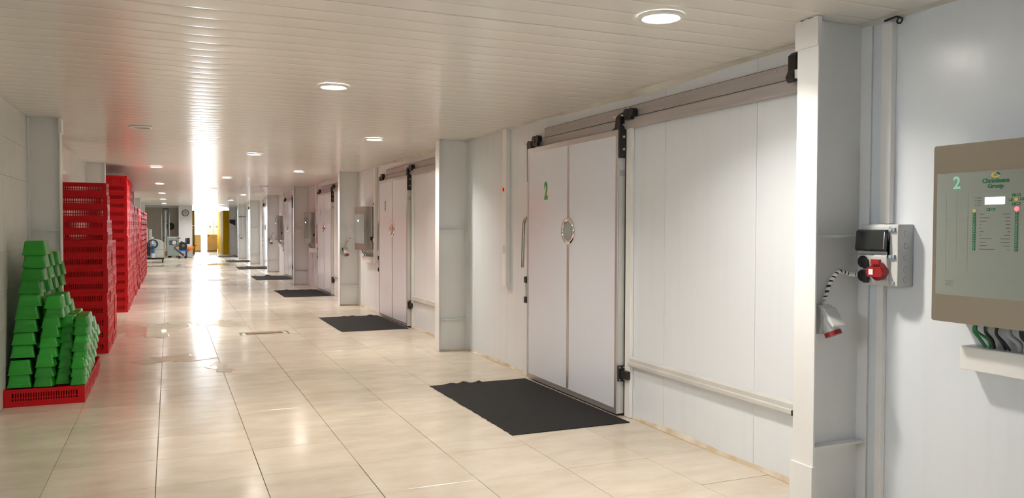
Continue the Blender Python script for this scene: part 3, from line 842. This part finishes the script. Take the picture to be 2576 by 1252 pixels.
# hand control hanging beyond door 4
t = thing('hanging_remote', 'small grey control box hanging by its cord beyond the door numbered four', 'control box', (WR, Yk(2) + 4.95, .50))
MB().box(-.10, -.055, -.05, .05, .0, .24).build('control_body', 'box_grey', t, bevel=.01)
MB().tube(smooth_path([(-.075, 0, .235), (-.075, .06, .33), (-.08, .09, .36), (-.06, .13, .33)], 6), .008, 8).build('cord', 'cable_grey', t)
MB().tube(smooth_path([(-.075, 0, .005), (-.08, -.03, -.15), (-.075, -.09, -.40)], 6), .006, 8).build('lead', 'cable_grey', t)
# T shaped squeegee on the far column bay, notice on the last column
t = thing('floor_squeegee', 'grey long handled squeegee hanging upside down between far columns', 'squeegee', (3.33, Yk(6) - .06, .93))
MB().box(-.25, .06, -.012, .012, 1.08, 1.11).build('blade', 'mach_dark', t)
MB().box(-.10, -.05, -.02, .02, .0, 1.085).build('handle', 'alu_light', t)
t = thing('wall_notice', 'black notice board with a white sheet curling off, on the last column', 'notice', (3.23, Yk(7) - .007, 1.52))
MB().box(-.15, .15, -.022, -.001, .06, .42).build('board', 'black', t)
MB().add([(-.19, -.03, .25), (-.19, -.05, .0), (-.08, -.09, -.05), (.03, -.06, .02), (.12, -.07, -.03), (.15, -.03, .06), (.13, -.03, .10)], [(0, 1, 2, 3, 4, 5, 6)]).build('sheet', 'sticker', t)

# ================================================================== FLOOR DETAILS
def drain(y, label):
    t = thing('floor_drain', label, 'floor drain', (1.252, y, 0), 'floor drains')
    MB().box(-.285, .285, -.115, .125, .0006, .0022).build('drain_cover', 'tape', t)
    MB().prism([(-.245, -.10), (.245, -.105), (.262, -.06), (.25, .095), (-.262, .095), (-.272, .02)], 'z', .0022, .0034).build('rusty_slot', 'rust', t)
    fr = MB().box(-.33, .33, .135, .150, .0006, .006).box(-.335, -.318, -.12, .150, .0006, .006).box(.318, .335, -.15, .150, .0006, .006).box(.262, .274, -.13, .12, .0034, .006)
    fr.build('drain_frame', 'mach_dark', t)
drain(11.92, 'rusty slot drain in the tile floor, the nearer one')
drain(24.3, 'slot drain in the tile floor, the farther one')
def puddle(x, y, rx, ry, seed, label):
    rnd = random.Random(seed); n = 56
    ph = [rnd.uniform(0, 6.28) for _ in range(6)]
    pts = []
    for k in range(n):
        a = 2 * math.pi * k / n
        rr = 1 + .28 * math.sin(2 * a + ph[0]) + .22 * math.sin(3 * a + ph[1]) + .16 * math.sin(5 * a + ph[2]) + .10 * math.sin(9 * a + ph[3]) + .07 * math.sin(14 * a + ph[4])
        pts.append((rx * rr * math.cos(a), ry * rr * math.sin(a)))
    vs = [(0, 0, .0026)] + [(u, w, .0026) for u, w in [(p[0] * .96, p[1] * .96) for p in pts]] + [(u, w, .0012) for u, w in pts]
    fs = [(0, 1 + k, 1 + (k + 1) % n) for k in range(n)] + [(1 + k, 1 + n + k, 1 + n + (k + 1) % n, 1 + (k + 1) % n) for k in range(n)]
    o = MB().add(vs, fs, False).build('water_puddle', 'water', None, (x, y, 0)); tag(o, label, 'puddle', 'puddles of water')
puddle(.05, 10.0, .30, .33, 3, 'shallow puddle on the tiles right of the nearest red crates')
puddle(.50, 9.2, .12, .28, 5, 'small puddle nearest the viewer on the tiles')
puddle(-.25, 12.9, .38, 1.0, 8, 'long puddle beside the second red crate stack')
puddle(.75, 13.4, .28, .5, 12, 'puddle on the tiles behind the rusty drain')
puddle(1.9, 34.5, .6, 1.3, 13, 'large far puddle near the bright exit')
puddle(-.1, 34.0, .6, 1.2, 21, 'large far puddle before the parked machines')

# ================================================================== RED CRATES
def crate_mesh(name, mat, L=.6, W=.4, H=.15, nl=26, ns=15):
    mb = MB(); x, y = L / 2, W / 2; th = .004
    mb.box(-x + .006, x - .006, -y + .006, y - .006, .0, .005)                         # bottom
    z0, z1, zm0, zm1 = .050, .116, .068, .077
    for s in (-1, 1):
        def side(a, b, z_, zz, long_):
            if long_: mb.box(a, b, min(s * y, s * (y - th)), max(s * y, s * (y - th)), z_, zz)
            else: mb.box(min(s * x, s * (x - th)), max(s * x, s * (x - th)), a, b, z_, zz)
        for long_, half, n in ((True, x, nl), (False, y - th, ns)):
            side(-half, half, .0, z0, long_); side(-half, half, z1, H, long_)
            e = half - .055
            side(-half, -e, z0, z1, long_); side(e, half, z0, z1, long_)
            side(-e, e, zm0, zm1, long_)
            p = 2 * e / n
            for k in range(1, n): side(-e + k * p - p * .27, -e + k * p + p * .27, z0, z1, long_)
    for s in (-1, 1):                                                                   # top lip
        mb.box(-x - .002, x + .002, min(s * (y + .002), s * (y - .008)), max(s * (y + .002), s * (y - .008)), H - .008, H)
        mb.box(min(s * (x + .002), s * (x - .008)), max(s * (x + .002), s * (x - .008)), -y + .008, y - .008, H - .008, H)
    return mb.mesh(name, mat)
def crate_lite(mb, cx, cy, z, L=.6, W=.4, H=.148, solid=False):
    x, y = L / 2, W / 2
    for a in (0, 1):
        z0, z1 = ((0, .05 if not solid else .10), (.09 if not solid else .108, H))[a]
        for s in (-1, 1):
            mb.box(cx - x, cx + x, cy + min(s * y, s * (y - .006)), cy + max(s * y, s * (y - .006)), z + z0, z + z1)
            mb.box(cx + min(s * x, s * (x - .006)), cx + max(s * x, s * (x - .006)), cy - y, cy + y, z + z0, z + z1)
    for sx in (-1, 1):
        for sy in (-1, 1): mb.box(cx + sx * x - .03 * (sx > 0), cx + sx * x + .03 * (sx < 0), cy + sy * y - .03 * (sy > 0), cy + sy * y + .03 * (sy < 0), z + .05, z + .09)
    if solid: mb.box(cx - x + .007, cx + x - .007, cy - y + .007, cy + y - .007, z + .01, z + H - .01)
    mb.box(cx - x, cx + x, cy - y, cy + y, z, z + .006)
CM = crate_mesh('slotted_crate', 'crate')
def ribbed_crate():
    mb = MB(); x, y, H = .3, .2, .16
    for s in (-1, 1):
        mb.box(-x + .012, x - .012, min(s * (y - .012), s * (y - .018)), max(s * (y - .012), s * (y - .018)), 0, H)
        mb.box(min(s * (x - .012), s * (x - .018)), max(s * (x - .012), s * (x - .018)), -y + .012, y - .012, 0, H)
        mb.box(-x, x, min(s * y, s * (y - .018)), max(s * y, s * (y - .018)), H - .03, H)
        mb.box(min(s * x, s * (x - .018)), max(s * x, s * (x - .018)), -y, y, H - .03, H)
        mb.box(-x + .004, x - .004, min(s * (y - .004), s * (y - .013)), max(s * (y - .004), s * (y - .013)), .0, .02)
        for k in range(9):
            u = -x + .02 + k * (2 * x - .04) / 8
            mb.box(u - .004, u + .004, min(s * (y - .002), s * (y - .013)), max(s * (y - .002), s * (y - .013)), .0, H - .028)
        for k in range(6):
            u = -y + .02 + k * (2 * y - .04) / 5
            mb.box(min(s * (x - .002), s * (x - .013)), max(s * (x - .002), s * (x - .013)), u - .004, u + .004, .0, H - .028)
    mb.box(-x + .018, x - .018, -y + .018, y - .018, .0, .006)
    return mb.mesh('ribbed_crate', 'crate2')
RM = ribbed_crate()
CX = -.985
rc = random.Random(5)
def crate_stack(y, n, pitch, where, top=None, jx=.006):
    for i in range(n):
        last = top and i == n - 1
        o = place('ribbed_crate' if last else 'slotted_crate', RM if last else CM, None, (CX + rc.uniform(-jx, jx), y + rc.uniform(-.003, .003), i * pitch), rc.uniform(-.006, .006))
        o.scale.z = pitch / .1505 if not last else 1
        lab = ('red ribbed plastic crate on top of %s' if last else 'red slotted crate, {} from the floor in %s'.format(ORD[i + 1])) % where
        tag(o, lab, 'crate', 'red plastic crates along the left wall')
for i in range(4):
    o = place('slotted_crate', CM, None, (CX, 8.0 + .43 * i, 0), rc.uniform(-.008, .008))
    tag(o, 'red slotted crate on the floor under the green punnets, %s from the front' % ORD[i + 1], 'crate', 'red plastic crates along the left wall')
crate_stack(10.92, 14, .1465, 'the nearest tall red stack')
crate_stack(11.34, 11, .1465, 'the second red stack from the front')
crate_stack(11.75, 9, .150, 'the third red stack from the front')
crate_stack(12.16, 9, .150, 'the fourth red stack from the front')
for i in range(6):
    crate_stack(15.95 + .411 * i, 16, .1515, 'the %s stack of the highest red group' % ORD[i + 1], top=(i in (0, 1, 3)))
y = 18.45 + .02
def skip(y):
    for k in range(6):
        c = 9.25 + 6.1 * k
        if abs(y - c) < .29: return c + .30
    return y
for i in range(12):
    y = skip(y)
    crate_stack(y, 13, .152, 'the %s stack of the farthest red group' % ORD[i + 1], jx=.012); y += .41
rest = MB()
for i in range(12):
    y = skip(y)
    for j in range(13): crate_lite(rest, CX + rc.uniform(.0, .012), y, j * .152)
    y += .41
tag(rest.build('distant_red_crates', 'crate'), 'far end of the long row of stacked red crates', 'crates', kind='stuff')

# ================================================================== GREEN PUNNETS
def punnet_mesh(name, w, l, h, taper):
    mb = MB(); n = 4
    def ring(a, b, r, z):
        o = []
        for cx, cy, a0 in ((a / 2 - r, b / 2 - r, 0), (-a / 2 + r, b / 2 - r, 90), (-a / 2 + r, -b / 2 + r, 180), (a / 2 - r, -b / 2 + r, 270)):
            for k in range(n + 1):
                t = R(a0 + 90 * k / n); o.append((cx + r * math.cos(t), cy + r * math.sin(t), z))
        return o
    prof = [(w * 1.035, l * 1.03, .018, 0.0), (w * 1.035, l * 1.03, .018, .004), (w, l, .016, .006),
            (w - taper * .55, l - taper * .55, .018, h * .5), (w - taper, l - taper, .02, h - .008), (w - taper - .012, l - taper - .012, .018, h)]
    m_ = 4 * (n + 1); vs = [p for q in prof for p in ring(*q)]
    fs = [(i * m_ + k, i * m_ + (k + 1) % m_, (i + 1) * m_ + (k + 1) % m_, (i + 1) * m_ + k) for i in range(len(prof) - 1) for k in range(m_)]
    mb.add(vs, fs, True)
    mb.add(ring(*prof[-1]), [tuple(range(m_))])
    return mb.mesh(name, mat='tray')
GB = punnet_mesh('green_punnet', .182, .26, .122, .034)
GS = punnet_mesh('green_punnet', .148, .24, .108, .030)
GT = punnet_mesh('green_punnet', .120, .235, .090, .026)
rg = random.Random(11)
def punnet_stack(x, y, n, pitch, me, lean, where, z0=.1515, first=0):
    for i in range(n):
        f = i / max(1, n - 1)
        dz = pitch * i + (.03 if me is GB and i > 1 else 0)
        o = place('green_punnet', me, None, (x + lean[0] * f + rg.uniform(-.006, .006), y + lean[1] * f + rg.uniform(-.006, .006), z0 + dz), rg.uniform(-.05, .05))
        o.rotation_euler = (rg.uniform(-.02, .02), rg.uniform(-.02, .02), rg.uniform(-.05, .05))
        tag(o, 'green plastic punnet, %s from the bottom of %s' % (ORD[i + 1], where), 'punnet', 'nested green punnets')
for r_ in range(4):
    q = ('the tallest stack by the wall', 'the tall stack behind the tallest one', 'the tall third stack along the wall', 'the tall fourth stack along the wall')[r_]
    punnet_stack(-1.185 + .012 * r_, 8.0 + .295 * r_, 11 - (r_ > 0) - (r_ > 2), .110, GB, (.115, .10), q)
for r_ in range(3):
    q = ('the front middle stack', 'the second middle stack', 'the third middle stack')[r_]
    punnet_stack(-1.005 + .01 * r_, 7.96 + .28 * r_, 9 - (r_ > 1), .083, GS, (.075, .10), q)
for r_ in range(3):
    q = ('the dark front stack', 'the dark stack one row back', 'the dark stack two rows back')[r_]
    punnet_stack(-.868, 8.05 + .28 * r_, 8, .070, GT, (.045, .09), q)
for r_ in range(5):
    q = 'the bright right stack, %s row' % ORD[r_ + 1]
    punnet_stack(-.742 - .004 * r_, 7.95 + .27 * r_, (8, 8, 7, 6, 5)[r_], .071, GT, (.03, .08), q)

# ================================================================== FAR END OBJECTS
YM = MB(); crate_lite(YM, 0, 0, 0, .58, .39, .142, True); YMe = YM.mesh('yellow_crate', 'ycrate')
for i in range(14):
    for j in range(17):
        o = place('yellow_crate', YMe, None, (3.05 + rc.uniform(-.008, .008), 47.25 + .4 * i, j * .1445))
        tag(o, 'yellow crate, %s from the floor in the %s stack right of the exit' % (ORD[j + 1], ORD[i + 1]), 'crate', 'yellow crates')
for i in range(3):
    for j in range(17 - i):
        o = place('yellow_crate', YMe, None, (1.032, 48.4 + .4 * i, j * .1445))
        tag(o, 'yellow crate, %s from the floor in the %s stack left of the exit' % (ORD[j + 1], ORD[i + 1]), 'crate', 'yellow crates')
def carton(x0, x1, y0, y1, h, label, mark):
    t = thing('cardboard_bin', label, 'box', ((x0 + x1) / 2, (y0 + y1) / 2, 0), 'large cardboard bins')
    a, b_ = (x1 - x0) / 2, (y1 - y0) / 2
    MB().box(-a, a, -b_, b_, .06, h).build('carton_body', 'carton', t, bevel=.01)
    p = MB()
    for k in (-1, 0, 1): p.box(k * (a - .05) - .045, k * (a - .05) + .045, -b_, b_, .0, .045)
    p.box(-a + .01, a - .01, -b_ + .02, b_ - .02, .01, .05); p.box(-a, a, -b_, b_, .045, .06); p.build('pallet', 'pallet_wood', t)
    MB().box(-a - .002, a + .002, -b_ - .002, b_ + .002, h - .012, h).build('rim', 'carton', t)
    if mark: MB().box(-a + .02, -a + .11, -b_ - .003, -b_ - .0005, h - .09, h - .03).build('red_mark', 'red_plug', t)
carton(1.33, 1.80, 52.7, 53.6, 1.03, 'brown cardboard bin on the left of the bright exit', False)
carton(2.16, 2.74, 52.6, 53.6, 1.05, 'brown cardboard bin with a red mark on the right of the exit', True)
idx = 0
for i in range(3):
    for j in range(2):
        z = i * .62 + .16
        o = MB().box(-.19, .19, -.22, .22, 0, .61).build('pale_carton', 'wrap' if j == 0 else 'pale_carton', None, (2.37 + j * .39, 53.92, z - .0), bevel=.01)
        tag(o, '%s carton, %s layer of the stack at the exit' % (('film wrapped', 'pale brown')[j], ORD[i + 1]), 'box', 'cartons outside')
        MB().box(-.05, .05, -.2225, -.2205, .1, .18).build('printed_mark', 'grey_and_reflection_ink', o)
pt = thing('wooden_pallet', 'wooden pallet under the pale cartons at the exit', 'pallet', (2.56, 53.92, .0005))
for k in range(4): MB().box(-.40, .40, -.22 + k * .115, -.22 + k * .115 + .09, .13, .155).build('board', 'pallet_wood', pt)
for k in (-1, 0, 1): MB().box(k * .35 - .05, k * .35 + .05, -.22, .22, .0, .1295).build('bearer', 'pallet_wood', pt)
# clock
t = thing('wall_clock', 'round wall clock with dark rim on the white pillar', 'clock', (.785, 44.999, 2.255))
MB().lathe([(.165, -.002), (.178, -.02), (.165, -.035), (.15, -.03), (.148, -.012)], (0, 0, 0), 'y', 36).build('rim', 'mach_dark', t)
MB().lathe([(.15, -.010), (.001, -.0105)], (0, 0, 0), 'y', 32).build('dial', 'clock_face', t)
MB().bar((0, -.014, 0), (.01, -.014, .10), .012, .004, up=(0, 1, 0)).build('minute_hand', 'black', t)
MB().bar((0, -.016, 0), (.06, -.016, .03), .014, .004, up=(0, 1, 0)).build('hour_hand', 'black', t)

# ---- wheeled machine with hose reel (nearest of the machines)
t = thing('wheeled_pump_machine', 'pale grey wheeled machine with a coiled blue hose', 'machine', (-.62, 37.4, 0))
MB().box(-.50, .42, -.45, .35, .14, .20).build('chassis', 'black', t)
prof = [(-.18, .20), (.40, .20), (.40, .78), (.36, .90), (.22, .97), (.02, .99), (.0, 1.02), (-.18, 1.02)]
MB().prism(prof, 'y', -.35, .3).build('housing', 'mach_grey', t, bevel=.02)
MB().prism([(-.17, .56), (.39, .56), (.39, .57), (-.17, .57)], 'y', -.354, -.349).build('panel_seam', 'mach_dark', t)
MB().box(.385, .43, -.36, .31, .26, .86).build('edge_guard', 'brass', t)
MB().box(-.50, -.12, -.44, .2, .30, .84).build('battery_box', 'black', t, bevel=.01)
MB().box(-.46, -.19, -.2, .25, .81, .97).build('top_tray', 'sticker', t)
MB().cyl((-.02, -.42, .21), (-.02, -.42, .72), .055, 18).build('pump_motor', 'mach_blue', t)
MB().cyl((-.02, -.43, .21), (-.02, -.43, .40), .075, 18).build('pump_head', 'box_grey', t)
for i in range(4):
    a = [(-.02 + (.155 + .012 * i) * math.cos(R(q)), -.47 - .022 * i, .80 + (.155 + .010 * i) * math.sin(R(q))) for q in range(0, 361, 15)]
    MB().tube(a, .016, 8, cap=False).build('hose_coil', 'mach_blue' if i % 2 == 0 else 'cable_black', t)
MB().cyl((-.03, -.44, .80), (-.03, -.44, 1.10), .04, 16).build('pipe', 'sticker', t)
MB().tube(smooth_path([(-.10, -.45, .62), (-.22, -.5, .42), (-.26, -.5, .28), (-.1, -.48, .22)], 6), .012, 8).build('drain_hose', 'cable_black', t)
for x, y_ in ((.36, -.40), (-.44, -.40), (.36, .28), (-.44, .28)):
    w = MB().cyl((x - .025, y_, .075), (x + .025, y_, .075), .075, 20).build('caster_wheel', 'rubber', t)
    MB().box(x - .035, x + .035, y_ - .03, y_ + .03, .11, .141).build('caster_fork', 'mach_dark', w)
# ---- electric pallet stacker with tall mast
t = thing('pallet_stacker', 'grey electric pallet stacker with a tall double mast', 'forklift', (0.0, 43.2, 0))
for s in (-1, 1):
    MB().prism([(s * .12 - .035, -.05), (s * .12 + .035, -.05), (s * .12 + .035, .07), (s * .12 - .035, .07)], 'z', .06, 2.43).build('mast_channel', 'mach_dark', t, loc=(-.16, 0, 0))
    MB().prism([(s * .17 - .018, -.03), (s * .17 + .018, -.03), (s * .17 + .018, .04), (s * .17 - .018, .04)], 'z', .9, 2.15).build('inner_mast', 'alu_light', t, loc=(-.16, 0, 0))
MB().cyl((-.16, -.03, .3), (-.16, -.03, 1.85), .045, 16).cyl((-.16, -.03, 1.85), (-.16, -.03, 2.3), .028, 14).build('lift_cylinder', 'mach_grey', t)
for z in (.95, 1.75, 2.38): MB().box(-.30, -.02, .02, .06, z, z + .07).build('mast_crossbar', 'mach_dark', t)
MB().prism([(-.10, .08), (.40, .08), (.42, .5), (.42, .93), (.30, .99), (-.10, .99)], 'y', -.34, .06).build('power_unit', 'mach_green', t, bevel=.02)
MB().box(.0, .36, -.352, -.342, .62, .86).build('recessed_panel', 'mach_dark', t)
MB().lathe([(.10, -.012), (.095, -.03), (.03, -.034), (.001, -.03)], (.22, -.345, .74), 'y', 24).build('round_cap', 'alu_light', t)
MB().box(-.1, .46, -.30, .05, .99, 1.03).build('top_shelf', 'mach_grey', t)
MB().box(.25, .52, -.33, -.12, .95, .985).build('tiller_head', 'black', t)
for s in (-1, 1): MB().box(-.16 + s * .2 - .07, -.16 + s * .2 + .07, .07, 1.15, .04, .10).build('fork', 'mach_dark', t)
for x in (-.02, .34): MB().cyl((x - .03, -.2, .08), (x + .03, -.2, .08), .08, 18).build('wheel', 'rubber', t)
for x in (-.36, .04): MB().cyl((x - .04, 1.0, .045), (x + .04, 1.0, .045), .044, 16).build('load_roller', 'rubber', t)
# ---- engine driven floor machine
t = thing('engine_sweeper', 'blue and black engine sweeper with an orange chute', 'machine', (.60, 41.6, 0))
MB().box(-.30, .42, -.22, .22, .05, .085).build('base_plate', 'black', t)
MB().bar((-.38, 0, .50), (.05, 0, .14), .12, .09).build('rear_arm', 'mach_dark', t, bevel=.01)
MB().bar((-.40, 0, .52), (-.12, 0, .66), .10, .08).build('rear_brace', 'mach_dark', t, bevel=.01)
MB().prism([(-.33, .52), (-.14, .48), (-.14, .62)], 'y', -.06, .06).build('tan_guard', 'brass', t)
MB().prism([(-.17, .40), (.17, .40), (.20, .62), (.14, .76), (-.06, .84), (-.17, .74)], 'y', -.17, .17).build('engine_block', 'black', t, bevel=.02)
MB().lathe([(.075, -.172), (.06, -.20), (.001, -.205)], (.02, 0, .60), 'y', 20).build('recoil_starter', 'mach_dark', t)
MB().box(-.14, .24, -.18, .18, .36, .41).build('blue_frame', 'mach_blue', t)
MB().box(.11, .20, -.06, .06, .05, .36).build('blue_leg', 'mach_blue', t)
MB().box(.10, .145, -.05, .05, .41, .98).build('blue_post', 'mach_blue', t)
MB().lathe([(.001, .70), (.075, .70), (.085, .73), (.085, .97), (.06, 1.0), (.001, 1.0)], (.235, 0, 0), 'z', 22).build('air_canister', 'black', t)
MB().tube([(.19, -.02, .34), (.26, -.02, .40), (.33, -.02, .47), (.42, -.02, .55), (.46, -.02, .59)], [.05, .075, .10, .105, .075], 16).build('orange_chute', 'orange', t)
MB().bar((.44, -.02, .62), (.62, -.02, .63), .03, .03).build('lever', 'black', t)
for x in (-.16, .12): MB().cyl((x, -.2, .065), (x, -.14, .065), .065, 18).build('wheel', 'rubber', t)
# ---- white bins and wall disc
for x, h, nm in ((-1.06, 1.45, 'taller'), (-.88, 1.40, 'shorter')):
    o = MB().lathe([(.001, 0), (.070, 0), (.074, .02), (.078, h - .06), (.084, h - .05), (.084, h), (.001, h)], (0, 0, 0), 'z', 24).build('white_drum', 'sticker', None, (x, 44.4, 0))
    tag(o, 'tall narrow white drum behind the machines, the %s one' % nm, 'drum', 'white drums')
t = thing('wall_hose_reel', 'black round hose reel on the beige far wall', 'hose reel', (.06, 46.384, 1.55))
MB().lathe([(.19, -.001), (.20, -.03), (.20, -.09), (.17, -.10), (.05, -.085), (.001, -.085)], (0, 0, 0), 'y', 28).build('reel_disc', 'black', t)
MB().lathe([(.04, -.085), (.035, -.12), (.001, -.12)], (0, 0, 0), 'y', 16).build('hub', 'mach_dark', t)
